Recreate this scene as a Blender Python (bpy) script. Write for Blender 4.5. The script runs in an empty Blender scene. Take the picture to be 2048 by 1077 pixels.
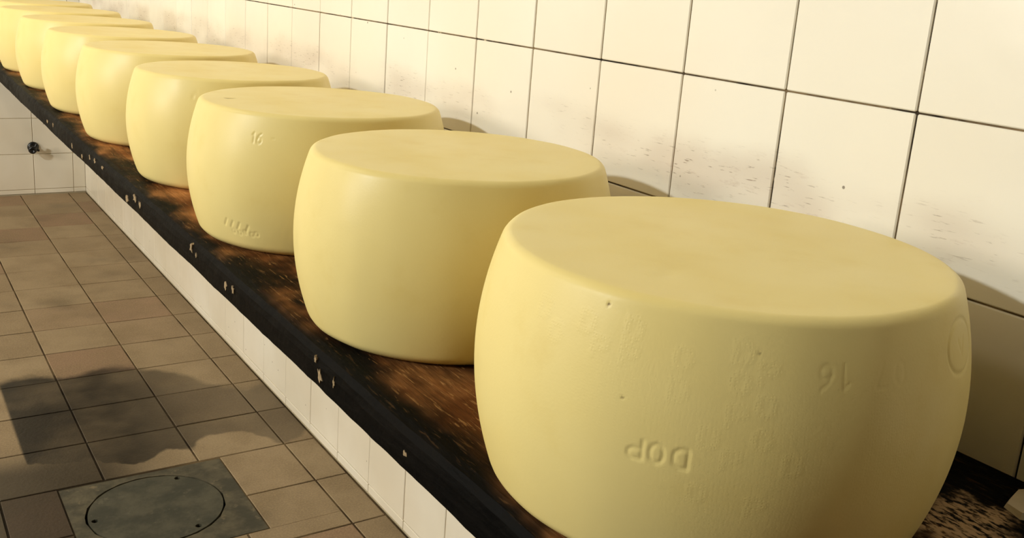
import bpy, bmesh, math, random
import numpy as np
from mathutils import Matrix, Vector, noise as mnoise
from mathutils.geometry import delaunay_2d_cdt

random.seed(7)
rng = np.random.default_rng(7)
S = bpy.context.scene
COL = S.collection

# ------------------------------------------------------------------ camera
F = 0.9135                      # height of the reference tile joint above the floor
T = 0.15                        # wall tile pitch
CAM = Vector((-0.7792, 0.1027, F + 0.0842))
YAW, PITCH, ROLL = 0.6011, -0.2515, 0.0767
FPX, SHIFT = 1948.23, -69.6
cy, sy, cp, sp = math.cos(YAW), math.sin(YAW), math.cos(PITCH), math.sin(PITCH)
fwd = Vector((sy*cp, cy*cp, sp)); right = Vector((cy, -sy, 0)); up = right.cross(fwd)
r2 = right*math.cos(ROLL) + up*math.sin(ROLL)
u2 = -right*math.sin(ROLL) + up*math.cos(ROLL)
cam_data = bpy.data.cameras.new('camera')
cam = bpy.data.objects.new('camera', cam_data); COL.objects.link(cam)
cam.matrix_world = Matrix((
    (r2.x, u2.x, -fwd.x, CAM.x), (r2.y, u2.y, -fwd.y, CAM.y),
    (r2.z, u2.z, -fwd.z, CAM.z), (0, 0, 0, 1)))
cam_data.sensor_width = 36.0; cam_data.lens = FPX/2048*36.0
cam_data.shift_y = SHIFT/2048; cam_data.clip_start = 0.02
S.camera = cam

# ------------------------------------------------------------------ world, lights, exposure
S.view_settings.view_transform = 'Standard'; S.view_settings.look = 'None'
S.view_settings.gamma = 1.0; S.view_settings.use_curve_mapping = False
S.view_settings.exposure = 0.0
w = bpy.data.worlds.new('world'); S.world = w; w.use_nodes = True
w.node_tree.nodes['Background'].inputs[0].default_value = (1.0, .9, .74, 1)
w.node_tree.nodes['Background'].inputs[1].default_value = 0.02

def lamp(name, kind, loc, energy, color, target=None, **kw):
    d = bpy.data.lights.new(name, kind); d.energy = energy; d.color = color
    for k, v in kw.items(): setattr(d, k, v)
    o = bpy.data.objects.new(name, d); COL.objects.link(o); o.location = loc
    if target is not None:
        o.rotation_euler = (Vector(target) - Vector(loc)).to_track_quat('-Z', 'Y').to_euler()
    return o
# the bare lamp high on the opposite wall
lamp('aisle_lamp', 'POINT', (-4.0, 1.62, F + 1.60), 362, (.905, .985, 1.0), shadow_soft_size=.085)
# unseen fill light, added to lift the shadows and the far end
lamp('far_fill_light', 'AREA', (-4.4, 2.6, 1.6), 72, (1.08, 1.0, .86), target=(-.2, 3.6, .5),
     shape='RECTANGLE', size=.7, size_y=.9)

# overhead fill, added to brighten wheel tops, far floor and far wall
lamp('top_fill_light', 'AREA', (-1.9, 3.0, 3.2), 18, (1.08, 1.0, .85), target=(-1.7, 3.0, 0),
     shape='DISK', size=.4)

# ------------------------------------------------------------------ helpers
def lin(c):
    return tuple(((v/255)/12.92 if v/255 <= .04045 else ((v/255+.055)/1.055)**2.4) for v in c) + (1.0,)

class NT:
    """small node-tree writer"""
    def __init__(self, name, rough=.5, spec=.5):
        self.m = bpy.data.materials.new(name); self.m.use_nodes = True
        self.t = self.m.node_tree; self.b = self.t.nodes['Principled BSDF']
        self.set(self.b.inputs['Roughness'], rough); self.set(self.b.inputs['Specular IOR Level'], spec)
        self._pos = None
    def n(self, typ, **kw):
        x = self.t.nodes.new('ShaderNode' + typ)
        for k, v in kw.items(): setattr(x, k, v)
        return x
    def set(self, sock, v):
        if hasattr(v, 'is_output') or isinstance(v, bpy.types.NodeSocket): self.t.links.new(v, sock)
        else: sock.default_value = v
    def pos(self):
        if self._pos is None: self._pos = self.n('NewGeometry').outputs['Position']
        return self._pos
    def obj(self): return self.n('TexCoord').outputs['Object']
    def rnd(self): return self.n('ObjectInfo').outputs['Random']
    def xyz(self, v):
        s = self.n('SeparateXYZ'); self.set(s.inputs[0], v); return s.outputs
    def math(self, op, a, b=0.0, c=0.0, clamp=False):
        m = self.n('Math', operation=op, use_clamp=clamp)
        self.set(m.inputs[0], a); self.set(m.inputs[1], b); self.set(m.inputs[2], c); return m.outputs[0]
    def vmul(self, v, s):
        m = self.n('VectorMath', operation='MULTIPLY'); self.set(m.inputs[0], v); self.set(m.inputs[1], s); return m.outputs[0]
    def vadd(self, v, s):
        m = self.n('VectorMath', operation='ADD'); self.set(m.inputs[0], v); self.set(m.inputs[1], s); return m.outputs[0]
    def noise(self, v, scale, detail=3, rough=.55, dist=0.0):
        x = self.n('TexNoise'); self.set(x.inputs['Vector'], v); self.set(x.inputs['Scale'], scale)
        self.set(x.inputs['Detail'], detail); self.set(x.inputs['Roughness'], rough); self.set(x.inputs['Distortion'], dist)
        return x.outputs['Fac']
    def ss(self, x, a, b, lo=0.0, hi=1.0):
        m = self.n('MapRange', interpolation_type='SMOOTHSTEP', clamp=True)
        for i, v in enumerate((x, a, b, lo, hi)): self.set(m.inputs[i], v)
        return m.outputs[0]
    def mix(self, f, a, b, mode='MIX'):
        m = self.n('Mix', data_type='RGBA', blend_type=mode)
        self.set(m.inputs[0], f); self.set(m.inputs[6], a); self.set(m.inputs[7], b); return m.outputs[2]
    def fcurve(self, x, pts, lo, hi):
        """piecewise curve y(x); pts inside [lo,hi] both normalised to 0..1"""
        (x0, x1), (y0, y1) = lo, hi
        fc = self.n('FloatCurve'); cu = fc.mapping.curves[0]
        P = [((px-x0)/(x1-x0), (py-y0)/(y1-y0)) for px, py in pts]
        cu.points[0].location = P[0]; cu.points[-1].location = P[-1]
        for p in P[1:-1]: cu.points.new(*p)
        for p in cu.points: p.handle_type = 'AUTO'
        fc.mapping.update()
        self.set(fc.inputs['Value'], self.math('DIVIDE', self.math('SUBTRACT', x, x0), x1-x0, clamp=True))
        return self.math('MULTIPLY_ADD', fc.outputs[0], y1-y0, y0)
    def bump(self, h, strength, dist=.001, normal=None):
        b = self.n('Bump'); self.set(b.inputs['Height'], h); self.set(b.inputs['Strength'], strength)
        self.set(b.inputs['Distance'], dist)
        if normal is not None: self.set(b.inputs['Normal'], normal)
        return b.outputs[0]
    def done(self, color=None, normal=None, rough=None):
        if color is not None: self.set(self.b.inputs['Base Color'], color)
        if normal is not None: self.set(self.b.inputs['Normal'], normal)
        if rough is not None: self.set(self.b.inputs['Roughness'], rough)
        return self.m

def mesh_obj(name, verts, faces, mat=None, parent=None, smooth=False):
    me = bpy.data.meshes.new(name); me.from_pydata([tuple(v) for v in verts], [], [tuple(f) for f in faces])
    me.update()
    if mat: me.materials.append(mat)
    if smooth: me.polygons.foreach_set('use_smooth', [True]*len(me.polygons))
    o = bpy.data.objects.new(name, me); COL.objects.link(o)
    if parent is not None: o.parent = parent
    return o
def bm_obj(name, bm, mat=None, parent=None, smooth=False):
    me = bpy.data.meshes.new(name); bmesh.ops.recalc_face_normals(bm, faces=bm.faces[:]); bm.to_mesh(me); bm.free()
    if mat: me.materials.append(mat)
    if smooth: me.polygons.foreach_set('use_smooth', [True]*len(me.polygons))
    o = bpy.data.objects.new(name, me); COL.objects.link(o)
    if parent is not None: o.parent = parent
    return o
def add_box(bm, x0, x1, y0, y1, z0, z1, bev=0.0):
    r = bmesh.ops.create_cube(bm, size=1.0)
    bmesh.ops.scale(bm, vec=(x1-x0, y1-y0, z1-z0), verts=r['verts'])
    bmesh.ops.translate(bm, vec=((x0+x1)/2, (y0+y1)/2, (z0+z1)/2), verts=r['verts'])
    if bev:
        es = list({e for v in r['verts'] for e in v.link_edges})
        bmesh.ops.bevel(bm, geom=es, offset=bev, segments=1, affect='EDGES', profile=.7)
def structure(o): o['kind'] = 'structure'; return o
def tag(o, label, cat, group=None):
    o['label'] = label; o['category'] = cat
    if group: o['group'] = group
    return o

# ------------------------------------------------------------------ materials
def make_tile_mat():
    k = NT('glazed_tile', rough=.26, spec=.42); p = k.pos(); X = k.xyz(p)
    base = k.mix(k.rnd(), lin((236, 229, 212)), lin((241, 235, 220)))
    base = k.mix(k.ss(k.noise(p, 1.6, 2), .4, .75), base, lin((234, 223, 204)))
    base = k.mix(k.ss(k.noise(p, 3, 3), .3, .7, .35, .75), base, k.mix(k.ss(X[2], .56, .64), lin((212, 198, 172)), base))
    # rubbed-on grime where the wheels get shoved against the wall
    z = k.math('SUBTRACT', X[2], F)
    wob = k.math('MULTIPLY', k.math('SUBTRACT', k.noise(k.vmul(p, (1, 1, .4)), 5, 3), .5), .07)
    zz = k.math('ADD', z, wob)
    band = k.math('MULTIPLY', k.ss(zz, -.145, -.105), k.ss(zz, -.055, -.092))
    streak = k.ss(k.noise(k.vmul(p, (1, 14, 70)), 1.6, 5, .7), .56, .72)
    fine = k.ss(k.noise(k.vmul(p, (1, 34, 300)), 1.2, 3, .6), .60, .70)
    patch = k.ss(k.noise(k.vmul(p, (1, .6, 1)), 7.0, 2), .36, .66)
    g1 = k.math('MULTIPLY', k.math('MULTIPLY', band, patch), k.math('MULTIPLY_ADD', streak, .25, .32))
    base = k.mix(g1, base, lin((168, 140, 120)))
    g2 = k.math('MULTIPLY', k.math('MULTIPLY', band, fine), k.math('MULTIPLY', patch, .7))
    base = k.mix(g2, base, lin((126, 104, 84)))
    # sparse specks
    v = k.n('TexVoronoi'); k.set(v.inputs['Vector'], p); k.set(v.inputs['Scale'], 26.0)
    sp_ = k.math('MULTIPLY', k.ss(v.outputs['Distance'], .055, .03), k.ss(k.xyz(v.outputs['Color'])[0], .86, .9))
    base = k.mix(k.math('MULTIPLY', sp_, .75), base, lin((96, 80, 62)))
    nb = k.bump(k.noise(p, 9, 2), .12, .01)
    return k.done(base, nb)
def make_grout_mat(tile_grid=False):
    k = NT('tile_grout', rough=.85, spec=.2); p = k.pos()
    n1 = k.ss(k.noise(p, 7, 4, .7), .40, .60)
    col = k.mix(n1, lin((40, 32, 23)), lin((132, 112, 84)))
    col = k.mix(k.ss(k.xyz(p)[2], .62, .56), col, lin((178, 162, 130)))
    n2 = k.ss(k.noise(p, 42, 3, .7), .60, .72)
    col = k.mix(k.math('MULTIPLY', n2, .8), col, lin((218, 202, 172)))
    return k.done(col)
def make_plain_wall():
    k = NT('painted_wall', rough=.6, spec=.3); p = k.pos()
    return k.done(k.mix(k.noise(p, 2, 3), lin((112, 98, 76)), lin((122, 108, 84))))
def floor_stain_shade(k, p, X):
    # old damp stains soaked into the tiles
    wn = k.math('MULTIPLY', k.math('SUBTRACT', k.noise(p, 14, 3), .5), .07)
    yw = k.math('ADD', X[1], wn); xw = k.math('ADD', X[0], k.math('MULTIPLY', wn, .25))
    low = k.fcurve(xw, [(-.60, 2.07), (-.553, 2.05), (-.451, 2.02), (-.36, 1.975), (-.30, 2.016), (-.251, 2.0), (-.229, 2.027), (-.176, 2.045), (-.132, 2.03), (-.098, 1.985), (-.06, 1.945), (0, 1.99)], (-.6, 0), (1.8, 2.8))
    upc = k.fcurve(xw, [(-.60, 2.48), (-.504, 2.53), (-.441, 2.50), (-.317, 2.515), (-.256, 2.50), (-.165, 2.40), (-.069, 2.285), (0, 2.29)], (-.6, 0), (1.8, 2.8))
    ins = k.math('MULTIPLY', k.ss(k.math('SUBTRACT', yw, low), -.006, .012), k.ss(k.math('SUBTRACT', upc, yw), -.01, .035))
    ins = k.math('MULTIPLY', ins, k.ss(X[0], -.562, -.554))
    depth = k.math('MULTIPLY', k.ss(X[0], -.10, -.40, .46, .93), k.ss(k.noise(p, 6, 3), .25, .6, .75, 1.0))
    stain = k.math('MULTIPLY', ins, depth)
    # dirt patches, then a soft cast shadow painted in at the near left
    s2 = k.math('MULTIPLY', k.ss(k.noise(k.vadd(p, (3.1, .4, 0)), 3.3, 3), .56, .78), .4)
    near_shade = k.math('MULTIPLY', k.math('MULTIPLY', k.ss(X[1], 2.16, 2.02), k.ss(X[0], -.26, -.46)), .80)
    tot = k.math('MAXIMUM', k.math('MAXIMUM', stain, s2), near_shade)
    return tot
def make_floor_tile_mat():
    k = NT('terracotta_floor', rough=.62, spec=.28); p = k.pos(); X = k.xyz(p)
    r = k.rnd()
    base = k.mix(r, lin((138, 117, 88)), lin((152, 131, 100)))
    red = k.ss(k.math('FRACT', k.math('MULTIPLY', r, 7.31)), .72, .95)
    base = k.mix(k.math('MULTIPLY', red, .7), base, lin((136, 104, 80)))
    mott = k.noise(p, 9, 4, .6)
    base = k.mix(k.ss(mott, .35, .7), base, k.mix(.55, base, lin((118, 98, 70))))
    grain = k.noise(p, 260, 2, .6)
    base = k.mix(k.ss(grain, .35, .75, 0, .30), base, lin((186, 160, 118)))
    tot = floor_stain_shade(k, p, X)
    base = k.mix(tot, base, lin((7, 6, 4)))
    nb = k.bump(k.noise(p, 120, 3), .25, .002)
    return k.done(base, nb, k.math('MULTIPLY_ADD', tot, -.18, .62))
def make_floor_grout():
    k = NT('floor_grout', rough=.9, spec=.1); p = k.pos()
    base = k.mix(k.ss(k.noise(p, 11, 3), .35, .65), lin((74, 59, 41)), lin((112, 93, 66)))
    return k.done(k.mix(floor_stain_shade(k, p, k.xyz(p)), base, lin((5, 4, 3))))
def make_cement(name, a, b, c):
    k = NT(name, rough=.6, spec=.35); p = k.pos()
    n = k.noise(p, 16, 5, .65)
    base = k.mix(k.ss(n, .38, .66), lin(a), lin(b))
    base = k.mix(k.ss(k.noise(k.vadd(p, (1, 2, 3)), 34, 4, .7), .58, .72, 0, .7), base, lin(c))
    return k.done(base, k.bump(k.noise(p, 90, 3), .3, .002))
def make_cheese_mat():
    k = NT('cheese_rind', rough=.42, spec=.26); p = k.pos(); o = k.obj()
    base = k.mix(k.ss(k.noise(o, 5, 3), .35, .7), lin((234, 214, 143)), lin((230, 207, 130)))
    base = k.mix(k.ss(k.noise(o, 18, 4, .6), .5, .8, 0, .35), base, lin((222, 195, 114)))
    at = k.n('Attribute', attribute_name='blemish'); 
    base = k.mix(at.outputs['Fac'], base, lin((96, 66, 34)))
    # cloth weave and pricked lettering
    weave = k.noise(k.vmul(o, (1, 1, 1)), 420, 2, .6)
    b1 = k.bump(weave, .08, .001)
    st = k.n('Attribute', attribute_name='pricks')
    vo = k.n('TexVoronoi'); k.set(vo.inputs['Vector'], o); k.set(vo.inputs['Scale'], 480.0); k.set(vo.inputs['Randomness'], .35)
    dots = k.math('MULTIPLY', k.ss(vo.outputs['Distance'], .2, .5), st.outputs['Fac'])
    b2 = k.bump(dots, .10, .001, b1)
    return k.done(base, b2, k.ss(k.noise(o, 9, 3), .3, .7, .36, .5))
def make_shelf_mat():
    k = NT('old_dark_wood', rough=.42, spec=.035); p = k.pos(); X = k.xyz(p)
    g = k.noise(k.vmul(p, (46, 3.2, 20)), 1.0, 6, .68, .6)          # grain runs along the plank
    base = k.mix(k.ss(g, .38, .66), lin((6, 6, 6)), lin((17, 14, 11)))
    top = k.ss(X[2], F - .2875, F - .2840)
    xw = k.math('ADD', X[0], k.math('MULTIPLY', k.math('SUBTRACT', k.noise(p, 8, 3), .5), .10))
    band = k.math('MULTIPLY', k.ss(xw, -.408, -.362), k.ss(xw, -.10, -.2))
    worn = k.math('MULTIPLY', band, k.ss(k.noise(k.vmul(p, (9, 5, 5)), 1.0, 4, .6), .32, .56))
    worn = k.math('MULTIPLY', k.math('MULTIPLY', worn, top), k.ss(X[1], .75, 1.5, .6, 1.0))  # real wear, strengthened farther along to paint in light reflected off the cheeses
    base = k.mix(k.math('MULTIPLY', worn, k.ss(g, .28, .6, .25, .95)), base, k.mix(k.ss(k.noise(p, 11, 3), .4, .65), lin((128, 78, 40)), lin((190, 130, 76))))  # real wear, plus the painted-in reflected light farther along
    pdx = k.math('MULTIPLY', k.math('ADD', X[0], .112), 14.0); pdy = k.math('MULTIPLY', k.math('ADD', X[1], -.452), 17.0)
    pd = k.math('ADD', k.math('SQRT', k.math('ADD', k.math('MULTIPLY', pdx, pdx), k.math('MULTIPLY', pdy, pdy))), k.math('MULTIPLY', k.math('SUBTRACT', k.noise(p, 30, 4, .7), .5), 1.6))
    pm = k.math('MULTIPLY', k.math('MULTIPLY', k.ss(pd, .8, .35), top), k.ss(k.noise(k.vmul(p, (240, 90, 60)), 1.0, 4, .6), .40, .55))
    base = k.mix(k.math('MULTIPLY', pm, .9), base, lin((188, 156, 118)))
    scr = k.ss(k.noise(k.vmul(p, (300, 34, 60)), 1.0, 4, .65, .4), .57, .66)
    base = k.mix(k.math('MULTIPLY', k.math('MULTIPLY', scr, top), k.math('MULTIPLY_ADD', band, .42, .10)), base, lin((176, 132, 82)))
    bl = k.ss(k.noise(k.vadd(p, (5, 1, 2)), 6, 4), .56, .72)
    base = k.mix(k.math('MULTIPLY', bl, .75), base, lin((7, 7, 7)))
    nb = k.bump(k.noise(k.vmul(p, (150, 22, 80)), 1.0, 4), .55, .003)
    return k.done(base, nb, k.ss(g, .3, .7, .46, .62))
def flat(name, c, rough=.5, spec=.5, scale=60, var=.12):
    k = NT(name, rough=rough, spec=spec); p = k.pos()
    c2 = tuple(max(0, v*(1-var)) for v in c)
    return k.done(k.mix(k.noise(p, scale, 3), lin(c), lin(c2)))

M_tile = make_tile_mat(); M_grout = make_grout_mat(); M_plain = make_plain_wall()
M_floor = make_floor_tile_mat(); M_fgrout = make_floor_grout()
M_lid = make_cement('cement_lid', (62, 60, 47), (84, 79, 62), (104, 96, 76))
M_frame = make_cement('cement_frame', (64, 60, 46), (96, 87, 66), (130, 113, 84))
M_cheese = make_cheese_mat(); M_shelf = make_shelf_mat()
M_chip = flat('bare_wood_chip', (184, 158, 122), .85, .1, 300, .5)
M_black = flat('black_rubber', (14, 13, 12), .35, .5)
M_hole = flat('dark_screw', (9, 8, 6), .8, .1)
M_white = flat('white_scrap', (222, 206, 176), .7, .3)

# ------------------------------------------------------------------ room shell
YB = 4.4771                     # far wall
Y0 = 0.6215                     # wall joint nearest the camera
XL, YF, ZC = -4.6, -4.2, 3.3
GAP = .0019; TH = .008
def backing(name, x0, x1, y0, y1, z0, z1, mat):
    bm = bmesh.new(); add_box(bm, x0, x1, y0, y1, z0, z1); return structure(bm_obj(name, bm, mat))
wall_right = backing('wall_right', .0016, .12, YF, YB + .1, -.1, ZC, M_grout)
wall_back = backing('wall_back', XL, 0.0, YB + .0016, YB + .12, -.1, ZC, M_grout)
wall_left = backing('wall_left', XL - .12, XL, YF, YB + .1, -.1, ZC, M_plain)
wall_front = backing('wall_front', XL, 0.0, YF - .12, YF, -.1, ZC, M_plain)
ceiling = backing('ceiling', XL - .12, .12, YF - .12, YB + .12, ZC, ZC + .1, M_plain)

tile_cache = {}
def tile_mesh(key, w_, h_, mat, th=TH, bev=.0011):
    k = (key, round(w_, 5), round(h_, 5))
    if k not in tile_cache:
        bm = bmesh.new(); add_box(bm, -w_/2, w_/2, -th, 0, -h_/2, h_/2, bev)   # front face towards -y... set by rotation
        me = bpy.data.meshes.new('tile'); bmesh.ops.recalc_face_normals(bm, faces=bm.faces[:]); bm.to_mesh(me); bm.free()
        me.materials.append(mat); tile_cache[k] = me
    return tile_cache[k]
def wall_tile(parent, me, loc, rz):
    o = bpy.data.objects.new('tile', me); COL.objects.link(o); o.parent = parent
    j = .0022
    o.location = loc; o.rotation_euler = (random.uniform(-j, j), random.uniform(-j, j)*.4, rz + random.uniform(-j, j))
    return o
BZ = .0221                      # joint just above the floor (narrow bottom course)
rows = [(0.003, BZ)] + [(BZ + i*(F-BZ)/6, BZ + (i+1)*(F-BZ)/6) for i in range(6)]
rows += [(F, F + T), (F + T, F + 2*T)]
yl = [Y0 + k*T for k in range(-3, 26)]; yl = [y for y in yl if y < YB - .01] + [YB]
for (z0, z1) in rows:
    for a, b in zip(yl[:-1], yl[1:]):
        me = tile_mesh('w', b-a-GAP, z1-z0-GAP, M_tile)
        # mesh front is at y=0 (outer) and body at -th: turn so the outer face looks to -x
        wall_tile(wall_right, me, (-.0009 + random.uniform(-.0004, .0002), (a+b)/2, (z0+z1)/2), math.pi/2)
xl = [-.1976 + k*T for k in range(-8, 2)] + [0.0]
for (z0, z1) in rows[:7]:
    for a, b in zip(xl[:-1], xl[1:]):
        if b - a < .01: continue
        me = tile_mesh('w', b-a-GAP, z1-z0-GAP, M_tile)
        wall_tile(wall_back, me, ((a+b)/2, YB - .0009 + random.uniform(-.0004, .0002), (z0+z1)/2), math.pi)
# the rest of both walls, out of the picture: the same courses joined into one piece each
def rest(name, parent, quads):
    bm = bmesh.new()
    for q in quads: add_box(bm, *q)
    o = bm_obj(name, bm, M_tile, parent); o['kind'] = 'stuff'; return o
q = []
z = F + 2*T
zz = []
while z < ZC - .02: zz.append((z, min(z + T, ZC))); z += T
ylr = [Y0 + k*T for k in range(-32, 26)]; ylr = [y for y in ylr if y < YB - .01] + [YB]
for a, b in zip(ylr[:-1], ylr[1:]):
    for z0, z1 in zz: q.append((-.001, .006, a+GAP/2, b-GAP/2, z0+GAP/2, z1-GAP/2))
    if b < yl[0] + .01:
        for z0, z1 in rows: q.append((-.001, .006, a+GAP/2, b-GAP/2, z0+GAP/2, z1-GAP/2))
rest('tile_field', wall_right, q)
q = []
xr = [-.1976 + k*T for k in range(-29, 2)] + [0.0]
zr = rows[7:] + zz
for a, b in zip(xr[:-1], xr[1:]):
    for z0, z1 in zr: q.append((a+GAP/2, b-GAP/2, YB-.001, YB+.006, z0+GAP/2, z1-GAP/2))
    if b < xl[0] + .01:
        for z0, z1 in rows[:7]: q.append((a+GAP/2, b-GAP/2, YB-.001, YB+.006, z0+GAP/2, z1-GAP/2))
rest('tile_field', wall_back, q)

# floor: mortar bed + single tiles, cut around the inspection cover
FR = (-.520, -.214, 1.640, 1.936)          # cover frame rectangle
def rect_minus(r, h):
    x0, x1, y0, y1 = r; a0, a1, b0, b1 = h
    if x1 <= a0 or x0 >= a1 or y1 <= b0 or y0 >= b1: return [r]
    out = []
    if y1 > b1: out.append((x0, x1, b1, y1))
    if y0 < b0: out.append((x0, x1, y0, b0))
    yy0, yy1 = max(y0, b0), min(y1, b1)
    if x0 < a0: out.append((x0, a0, yy0, yy1))
    if x1 > a1: out.append((a1, x1, yy0, yy1))
    return [o for o in out if o[1]-o[0] > .012 and o[3]-o[2] > .012]
bm = bmesh.new(); add_box(bm, XL, .0, YF, YB, -.06, -.014)
for q in rect_minus((XL, .0, YF, YB), FR): add_box(bm, *q, -.0145, -.0016)
floor = structure(bm_obj('floor', bm, M_fgrout))
ylines = [1.767 - .18*k for k in range(10, 0, -1)] + [1.767, 1.941, 2.116, 2.291, 2.469, 2.649, 2.828, 3.013, 3.198, 3.385, 3.567, 3.752, 3.932, 4.118, 4.30, YB - .004]
xlines = [-.071 - .1832*k for k in range(8, -1, -1)] + [-.002]
fg = .0042
hole = (FR[0]-fg/2-.001, FR[1]+fg/2+.001, FR[2]-fg/2-.001, FR[3]+fg/2+.001)
fcache = {}
for a, b in zip(xlines[:-1], xlines[1:]):
    for c, e in zip(ylines[:-1], ylines[1:]):
        r = (a+fg/2, b-fg/2, c+fg/2, e-fg/2); pc = rect_minus(r, hole)
        if not pc: continue
        if pc == [r]:
            k = (round(r[1]-r[0], 4), round(r[3]-r[2], 4))
            if k not in fcache:
                bm = bmesh.new(); add_box(bm, -k[0]/2, k[0]/2, -k[1]/2, k[1]/2, -.01, 0, .0008)
                me = bpy.data.meshes.new('floor_tile'); bmesh.ops.recalc_face_normals(bm, faces=bm.faces[:]); bm.to_mesh(me); bm.free(); me.materials.append(M_floor); fcache[k] = me
            o = bpy.data.objects.new('floor_tile', fcache[k]); COL.objects.link(o); o.parent = floor
            o.location = ((r[0]+r[1])/2, (r[2]+r[3])/2, random.uniform(-.0005, .0004))
            o.rotation_euler = (random.uniform(-.003, .003), random.uniform(-.003, .003), random.uniform(-.003, .003))
        else:
            bm = bmesh.new(); cx_, cy_ = (r[0]+r[1])/2, (r[2]+r[3])/2
            for p in pc: add_box(bm, p[0]-cx_, p[1]-cx_, p[2]-cy_, p[3]-cy_, -.01, 0, .0008)
            o = bm_obj('floor_tile', bm, M_floor, floor); o.location = (cx_, cy_, 0)
# the rest of the floor, behind and left of the camera
bm = bmesh.new()
xe = [-.071 - .1832*k for k in range(25, 7, -1)]
for a, b in zip(xe[:-1], xe[1:]):
    for c, e in zip(ylines[:-1], ylines[1:]): add_box(bm, a+fg/2, b-fg/2, c+fg/2, e-fg/2, -.01, 0)
ye = [ylines[0] - .18*k for k in range(23, -1, -1)]
for a, b in zip(xe[:-1] + xlines[:-1], xe[1:] + xlines[1:]):
    for c, e in zip(ye[:-1], ye[1:]): add_box(bm, a+fg/2, b-fg/2, c+fg/2, e-fg/2, -.01, 0)
o = bm_obj('tile_field', bm, M_floor, floor); o['kind'] = 'stuff'

# ------------------------------------------------------------------ shelf
SX, ZS, STH = -.4166, F - .2828, .0438
NY = 520; ys = np.linspace(-.5, YB - .003, NY)
sec = [(-.0012, 0), (-.10, 0), (-.20, 0), (-.30, 0), (SX+.028, 0), (SX+.013, -.0006), (SX+.005, -.0034), (SX+.0012, -.010), (SX, -.018), (SX, -.030), (SX+.0008, -STH+.003), (SX+.004, -STH), (-.2, -STH), (-.0012, -STH)]
V = []
for y in ys:
    for i, (x, dz) in enumerate(sec):
        n1 = mnoise.noise(Vector((y*7, i*.35, 0))); n2 = mnoise.noise(Vector((y*38, i*.8, 4)))
        if 4 <= i <= 11:
            e = 1.0 if i >= 6 else .5
            x += e*(.0016*n1 + .0008*n2); dz += (.0008*n1 - .0006*abs(n2))*(1 if 5 <= i <= 7 else .5 if i > 7 else 0)
        V.append((x, y, ZS + dz))
n = len(sec); Fc = []
for j in range(NY-1):
    for i in range(n):
        a = j*n+i; b = j*n+(i+1) % n; Fc.append((a, b, b+n, a+n))
Fc.append(tuple(range(n-1, -1, -1))); Fc.append(tuple((NY-1)*n+i for i in range(n)))
shelf = mesh_obj('plank_shelf', V, Fc, M_shelf)
bm = bmesh.new(); bm.from_mesh(shelf.data); bmesh.ops.recalc_face_normals(bm, faces=bm.faces[:]); bm.to_mesh(shelf.data); bm.free()
tag(shelf, 'long thick dark worn wooden plank shelf running along the tiled wall under the cheese wheels', 'shelf')
def chip(y, dz, w_, h_, seed):
    rr = random.Random(seed); m = 11; top = []
    for i in range(m):
        a = 2*math.pi*i/m; s = rr.uniform(.35, 1.1)
        top.append((w_/2*math.cos(a)*s, h_/2*math.sin(a)*s))
    vs = [(-.0009, a, b) for a, b in top] + [(.004, a*1.1, b*1.1) for a, b in top] + [(-.0011, 0, 0)]
    fs = [(i, (i+1) % m, 2*m) for i in range(m)] + [(i, i+m, (i+1) % m+m, (i+1) % m) for i in range(m)]
    o = mesh_obj('paint_chip', vs, fs, M_chip, shelf); o.location = (SX, y, ZS + dz); o['label'] = 'pale chip of bare wood'
for i, (y, z, w_, h_) in enumerate([(1.778, -.313, .020, .018), (1.724, -.301, .024, .016), (1.688, -.303, .014, .016), (1.400, -.297, .016, .017), (1.378, -.301, .008, .009), (1.250, -.306, .012, .012), (1.222, -.302, .010, .014), (.962, -.296, .010, .011), (.950, -.309, .013, .019), (.916, -.303, .006, .014), (2.579, -.308, .022, .012), (2.50, -.304, .016, .010), (2.27, -.310, .016, .014), (2.164, -.314, .02, .012), (2.087, -.301, .016, .012), (2.04, -.298, .02, .01), (1.973, -.299, .022, .01), (.765, -.308, .008, .007)]):
    chip(y, z + .2828, w_, h_, i)

# ------------------------------------------------------------------ cheese wheels
def profile(R, h, db, rt, rb, dz, pw, nside, nr):
    z = np.r_[rb*(1-np.cos(np.linspace(0, np.pi/2, nr))), np.linspace(rb, h-rt, nside)[1:-1], h - rt + rt*np.sin(np.linspace(0, np.pi/2, nr))]
    r = R - db*np.abs((z/h-.5-dz)*2)**pw
    t = np.clip(1-z/rb, 0, 1); r = r - rb*(1-np.sqrt(1-t*t))
    t = np.clip(1-(h-z)/rt, 0, 1); r = r - rt*(1-np.sqrt(np.clip(1-t*t, 0, 1)))
    return r, z
def seg_dist(U, Z, strokes):
    D = np.full(U.shape, 1e3)
    for line in strokes:
        for (x0, y0), (x1, y1) in zip(line[:-1], line[1:]):
            dx, dy = x1-x0, y1-y0; L = dx*dx+dy*dy+1e-12
            t = np.clip(((U-x0)*dx+(Z-y0)*dy)/L, 0, 1)
            D = np.minimum(D, np.hypot(U-x0-t*dx, Z-y0-t*dy))
    return D
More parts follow.
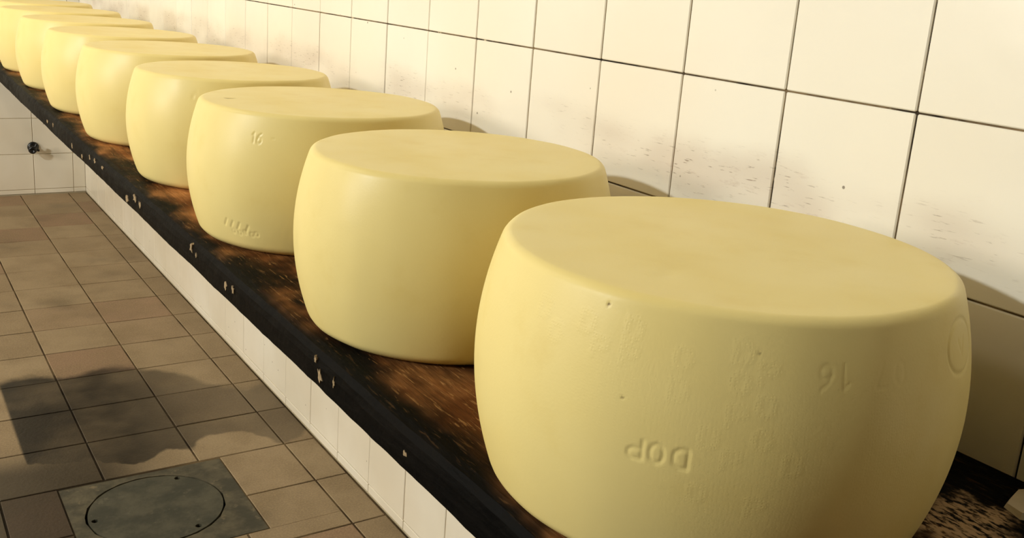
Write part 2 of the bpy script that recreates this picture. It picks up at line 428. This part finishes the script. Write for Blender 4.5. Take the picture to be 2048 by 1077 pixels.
GL = {  # strokes in a unit box (x right, y up)
 'D': [[(0, 0), (0, 1), (.55, 1), (.95, .8), (1, .5), (.95, .2), (.55, 0), (0, 0)]],
 'O': [[(.5, 0), (.12, .14), (0, .5), (.12, .86), (.5, 1), (.88, .86), (1, .5), (.88, .14), (.5, 0)]],
 'P': [[(0, 0), (0, 1), (.7, 1), (1, .85), (1, .6), (.7, .45), (0, .45)]],
 '1': [[(.15, .75), (.55, 1), (.55, 0)]],
 '6': [[(.9, 1), (.3, .75), (.05, .4), (.1, .12), (.45, 0), (.85, .1), (1, .32), (.85, .52), (.45, .58), (.1, .42)]],
 '0': [[(.5, 0), (.1, .18), (0, .5), (.1, .82), (.5, 1), (.9, .82), (1, .5), (.9, .18), (.5, 0)]],
 '7': [[(0, 1), (1, 1), (.35, 0)]],
 'V': [[(0, 1), (.5, 0), (1, 1)]], '-': [[(0, .5), (.5, .5)]], '/': [[(0, 0), (.4, 1)]],
}
def place(ch, R, th, z, w_, h_, rot=False, slope=0.0):
    """glyph strokes centred at angle th / height z of the side wall"""
    out = []
    for line in GL[ch]:
        l2 = []
        for x, y in line:
            x -= .5; y -= .5
            if rot: x, y = -x, -y
            l2.append((th*R + x*w_, z + y*h_ + slope*x*w_))
        out.append(l2)
    return out
def wheel(cx, cy, R, h, seed, cols, nside, marks=(), pricks=(), spots=(), dents=()):
    rr = np.random.default_rng(seed)
    r, z = profile(R, h, .0182, .0058, .0114, .0156, 1.974, nside, 9)
    th = np.linspace(0, 2*np.pi, cols, endpoint=False)
    TT, Z = np.meshgrid(th, z); RR = np.repeat(r[:, None], cols, 1)
    wob = np.zeros_like(RR)
    for m in (2, 3, 5, 8, 13, 19):
        wob += rr.uniform(.0002, .0011)/math.sqrt(m)*np.cos(m*TT + rr.uniform(0, 6.28) + 6*Z)
    RR = RR + wob
    blem = np.zeros_like(RR); prk = np.zeros_like(RR)
    U = TT*R
    for strokes, width, depth in marks:
        D = seg_dist(U, Z, strokes); g = np.clip(1-D/width, 0, 1); RR -= depth*g*g*(3-2*g)
    for strokes, width, amt in pricks:
        D = seg_dist(U, Z, strokes); prk = np.maximum(prk, amt*np.clip(1.5-D/width, 0, 1))
    for t0, z0, rad in spots:
        D = np.hypot(U-t0*R, Z-z0); g = np.clip(1.4-D/rad, 0, 1); blem = np.maximum(blem, g); RR -= .0008*g
    side = np.stack([RR*np.cos(TT), RR*np.sin(TT), Z], -1)
    # flat faces: rings closing to the centre, top a touch domed and uneven
    capn = 26 if cols > 400 else 14
    fr = np.linspace(1, 0, capn+1)[1:-1]
    def cap(ring, z0, sign):
        out = []
        for f in fr:
            p = ring.copy(); p[:, :2] *= f
            und = np.array([mnoise.noise(Vector((a*9+seed, b*9, 2.0))) for a, b in p[:, :2]])*.0009
            und -= .0016*(1-f*f)*0
            p[:, 2] = z0 + sign*(.0012*(1-f) + und*min(1, (1-f)*6))
            for dx, dy, rad, dep in dents:
                if sign > 0: p[:, 2] -= dep*np.exp(-(((p[:, 0]-dx)**2+(p[:, 1]-dy)**2)/rad**2))
            out.append(p)
        return np.array(out)
    top = cap(side[-1], h, 1); bot = side[0][None, :, :].repeat(3, 0)*np.array([.66, .33, .05])[:, None, None]; bot[:, :, 2] = 0
    grid = np.concatenate([bot[::-1], side, top], 0); nr_ = grid.shape[0]
    verts = np.concatenate([grid.reshape(-1, 3), [[0, 0, h+.0012]]], 0); apex = nr_*cols
    i = np.arange(nr_-1)[:, None]*cols; j = np.arange(cols)[None, :]; j2 = (j+1) % cols
    quads = np.stack([i+j, i+j2, i+cols+j2, i+cols+j], -1).reshape(-1, 4)
    me = bpy.data.meshes.new('cheese_wheel')
    last = (nr_-1)*cols
    tris = [(last+a, last+(a+1) % cols, apex) for a in range(cols)]
    nq = len(quads); loops = np.concatenate([quads.ravel(), np.array(tris).ravel(), np.arange(cols)[::-1]])
    tot = np.r_[np.full(nq, 4), np.full(cols, 3), [cols]]; start = np.r_[0, np.cumsum(tot)[:-1]]
    me.vertices.add(len(verts)); me.vertices.foreach_set('co', verts.astype(np.float32).ravel())
    me.loops.add(len(loops)); me.loops.foreach_set('vertex_index', loops.astype(np.int32))
    me.polygons.add(len(tot)); me.polygons.foreach_set('loop_start', start.astype(np.int32))
    me.update(calc_edges=True); me.validate()
    me.polygons.foreach_set('use_smooth', np.ones(len(me.polygons), dtype=bool))
    nb_ = bot.shape[0]*cols
    for nm, arr in (('blemish', blem), ('pricks', prk)):
        a = me.attributes.new(nm, 'FLOAT', 'POINT'); full = np.zeros(len(verts), np.float32)
        full[nb_:nb_+arr.size] = arr.ravel()
        if nm == 'blemish':
            for dx, dy, rad, dep in dents:
                if dep > .0012:
                    full = np.maximum(full, np.where(verts[:, 2] > h*.9, np.clip(1.3-np.hypot(verts[:, 0]-dx, (verts[:, 1]-dy)*1.0)/rad, 0, .8), 0)).astype(np.float32)
        a.data.foreach_set('value', full)
    me.materials.append(M_cheese)
    o = bpy.data.objects.new('cheese_wheel', me); COL.objects.link(o)
    o.location = (cx, cy, ZS + .0003)
    return o
G = 'cheese wheels in a row on the plank shelf'
R8, R7, R6, R5 = .1839, .1730, .1825, .1764
m8 = []
for c, t in (('P', 3.683), ('O', 3.757), ('D', 3.838)):
    m8.append((place(c, R8, t, .0957, .0088, .0125, True, .02), .0019, .0007))
for c, t in (('6', 4.285), ('1', 4.352), ('7', 4.50), ('0', 4.585)):
    m8.append((place(c, R8, t, .1548, .0085, .0145, True), .0015, .0003 if t < 4.4 else .0002))
oval = [[(R8*(5.02+.135*math.cos(a)), .158+.0175*math.sin(a)) for a in np.linspace(0, 2*math.pi, 29)]]
m8.append((oval, .0020, .0009))
m8.append((place('V', R8, 5.02, .158, .012, .010), .0018, .0005))
p8 = []
for c, t, z in (('D', 3.22, .164), ('O', 3.30, .152), ('D', 3.43, .165), ('P', 3.50, .152), ('D', 3.615, .168), ('P', 3.615, .152), ('O', 3.80, .157), ('D', 4.0, .166), ('P', 4.09, .155), ('O', 4.0, .148),
                ('D', 3.80, .138), ('P', 4.0, .128), ('O', 4.09, .136), ('D', 3.92, .112), ('O', 4.09, .115), ('P', 4.0, .10), ('D', 4.2, .10), ('O', 3.9, .075), ('P', 4.1, .07)):
    p8.append((place(c, R8, t, z, .010, .012), .0022, 1.0))
p8.append(([[(R8*t, .10+.03*math.sin(9*t)) for t in np.linspace(3.6, 4.6, 40)]], .03, .28))
w8 = wheel(-.2411, .6016, R8, .1882, 8, 1000, 128, m8, p8, [(3.495, .1783, .0011), (3.616, .126, .0007), (4.05, .166, .0006)], [(-.103, -.049, .006, .0006)])
w8.rotation_euler.z = 0
tag(w8, 'largest yellow cheese wheel nearest the camera, stamped with upside-down DOP letters', 'cheese', G)
w7 = wheel(-.2443, .9953, R7, .1867, 7, 520, 72, [([[(R7*3.5, .07), (R7*3.52, .12)]], .02, .0003)], [], [], [(-.02, .05, .03, .0006)])
tag(w7, 'second cheese wheel from the camera, plain-sided, directly behind the nearest wheel', 'cheese', G)
m6 = [(place('1', R6, 3.815, .155, .006, .0125), .0014, .0008), (place('6', R6, 3.862, .1545, .007, .0125), .0014, .0008), (place('-', R6, 3.98, .156, .008, .01), .0014, .0005)]
for t, z in ((3.585, .0385), (3.645, .0365), (3.71, .036), (3.785, .034)):
    m6.append((place('/', R6, t, z, .014, .009), .0028, .0008))
for t, z in ((3.63, .0275), (3.69, .0265), (3.74, .0285), (3.80, .027), (3.84, .0285)):
    m6.append((place('O', R6, t, z, .006, .006), .0018, .0006))
w6 = wheel(-.2325, 1.3999, R6, .1861, 6, 900, 120, m6, [], [], [(-.1238, .0269, .0045, .0022)])
tag(w6, 'third cheese wheel from the camera, with a small brown nick on its top', 'cheese', G)
m5 = [(place('O', R5, 4.05, .155, .010, .014), .002, .0008), (place('V', R5, 4.13, .157, .010, .014), .002, .0008)]
w5 = wheel(-.2315, 1.7937, R5, .1853, 5, 400, 60, m5)
tag(w5, 'fourth cheese wheel from the camera, behind the wheel with the nicked top', 'cheese', G)
for i, (x, y, R, h, lab) in enumerate([
        (-.2314, 2.2023, .1845, .1851, 'fifth cheese wheel from the camera, at the middle of the row of nine'),
        (-.2385, 2.6048, .1815, .1851, 'sixth cheese wheel from the camera, seen as a narrow strip between two wheels'),
        (-.2386, 3.0275, .1819, .1850, 'seventh cheese wheel from the camera, third from the far end'),
        (-.2388, 3.4397, .1846, .1857, 'eighth cheese wheel from the camera, cut off by the left picture edge'),
        (-.2378, 3.8452, .1784, .1866, 'farthest cheese wheel, only its top showing at the upper left corner')]):
    o = wheel(x, y, R, h, 20+i, 260, 44)
    tag(o, lab, 'cheese', G)

# ------------------------------------------------------------------ inspection cover in the floor
def plate(name, outer, holes, z0, z1, mat, parent, keep):
    pts, edges = [], []
    for loop in [outer] + holes:
        s = len(pts); pts += [Vector(p) for p in loop]; m = len(loop); edges += [(s+i, s+(i+1) % m) for i in range(m)]
    vs, es, fs, _, _, _ = delaunay_2d_cdt(pts, edges, [], 0, 1e-6)
    fs = [f for f in fs if keep(sum((vs[i] for i in f), Vector((0, 0)))/len(f))]
    bm = bmesh.new(); bv = [bm.verts.new((v.x, v.y, z1)) for v in vs]
    for f in fs: bm.faces.new([bv[i] for i in f])
    r = bmesh.ops.extrude_face_region(bm, geom=bm.faces[:])
    nv = [g for g in r['geom'] if isinstance(g, bmesh.types.BMVert)]
    bmesh.ops.translate(bm, vec=(0, 0, z0-z1), verts=nv)
    bmesh.ops.delete(bm, geom=[v for v in bm.verts if not v.link_faces], context='VERTS')
    return bm_obj(name, bm, mat, parent)
CX, CY, CR = -.3735, 1.797, .1215
cover = bpy.data.objects.new('manhole_cover', None); COL.objects.link(cover); cover.location = (0, 0, 0)
tag(cover, 'round grey cement manhole cover in a square frame set in the floor', 'manhole cover')
circ = lambda x, y, r, m: [(x+r*math.cos(2*math.pi*i/m), y+r*math.sin(2*math.pi*i/m)) for i in range(m)]
plate('frame', [(FR[0], FR[2]), (FR[1], FR[2]), (FR[1], FR[3]), (FR[0], FR[3])], [circ(CX, CY, CR+.0026, 72)], -.012, -.0006, M_frame, cover, lambda p: math.hypot(p.x-CX, p.y-CY) > CR+.001)
HS = [(-.311, 1.891), (-.482, 1.798), (-.323, 1.703)]
plate('lid', circ(CX, CY, CR-.0022, 72), [circ(x, y, .0062, 16) for x, y in HS], -.010, -.0004, M_lid, cover, lambda p: all(math.hypot(p.x-x, p.y-y) > .0058 for x, y in HS))
for x, y in HS:
    bm = bmesh.new()
    bmesh.ops.create_cone(bm, cap_ends=True, segments=14, radius1=.0060, radius2=.0060, depth=.006, matrix=Matrix.Translation((x, y, -.0090)))
    add_box(bm, x-.004, x+.004, y-.0008, y+.0008, -.0062, -.0052)
    bm_obj('screw', bm, M_hole, cover)
bm = bmesh.new()
bmesh.ops.create_circle(bm, cap_ends=True, segments=40, radius=CR+.006, matrix=Matrix.Translation((CX, CY, -.0114)))
bm_obj('seal', bm, M_hole, cover)

# ------------------------------------------------------------------ black fitting on the far wall
KX, KZ = -.1976, F - .7125
knob = bpy.data.objects.new('wall_plug', None); COL.objects.link(knob); knob.location = (KX, YB - .002, KZ)
tag(knob, 'small black round plug sticking out of the far tiled wall', 'plug')
rot = Matrix.Rotation(math.pi/2, 4, 'X')
def lathe(pts, m=20):
    bm = bmesh.new(); rings = []
    for r, d in pts: rings.append([bm.verts.new((r*math.cos(2*math.pi*i/m), -d, r*math.sin(2*math.pi*i/m))) for i in range(m)])
    for a, b in zip(rings[:-1], rings[1:]):
        for i in range(m): bm.faces.new((a[i], a[(i+1) % m], b[(i+1) % m], b[i]))
    bm.faces.new(rings[0]); bm.faces.new(rings[-1]); return bm
bm_obj('flange', lathe([(.021, 0), (.022, .003), (.019, .007), (.013, .009)]), M_black, knob, True)
o = bm_obj('stem', lathe([(.011, .006), (.012, .03), (.015, .034), (.016, .045), (.012, .050), (.007, .050), (.006, .044)]), M_black, knob, True)
o.rotation_euler = (.12, 0, -.18)
for a in (0, math.pi/2):
    bm = bmesh.new(); add_box(bm, -.021, .021, -.042, -.032, -.0045, .0045, .002)
    o = bm_obj('wing', bm, M_black, knob); o.rotation_euler = (0, a + .5, 0)

# ------------------------------------------------------------------ pale scrap lying at the near end of the shelf
bm = bmesh.new()
prof_ = [(-.024, -.004), (-.017, .013), (-.004, .017), (.012, .020), (.030, .013), (.034, -.006), (.022, -.020), (.004, -.016), (-.012, -.017)]
lo = [bm.verts.new((x, y, 0)) for x, y in prof_]
hi = [bm.verts.new((x*.9, y*.9, .005 + .0015*math.sin(5*i))) for i, (x, y) in enumerate(prof_)]
m = len(prof_)
for i in range(m): bm.faces.new((lo[i], lo[(i+1) % m], hi[(i+1) % m], hi[i]))
c = bm.verts.new((.002, 0, .007))
for i in range(m): bm.faces.new((hi[i], hi[(i+1) % m], c))
bm.faces.new(lo[::-1])
o = bm_obj('rind_scrap', bm, M_white, None)
o.location = (-.042, .434, ZS + .0002)
tag(o, 'small pale broken scrap lying on the shelf against the wall', 'scrap')
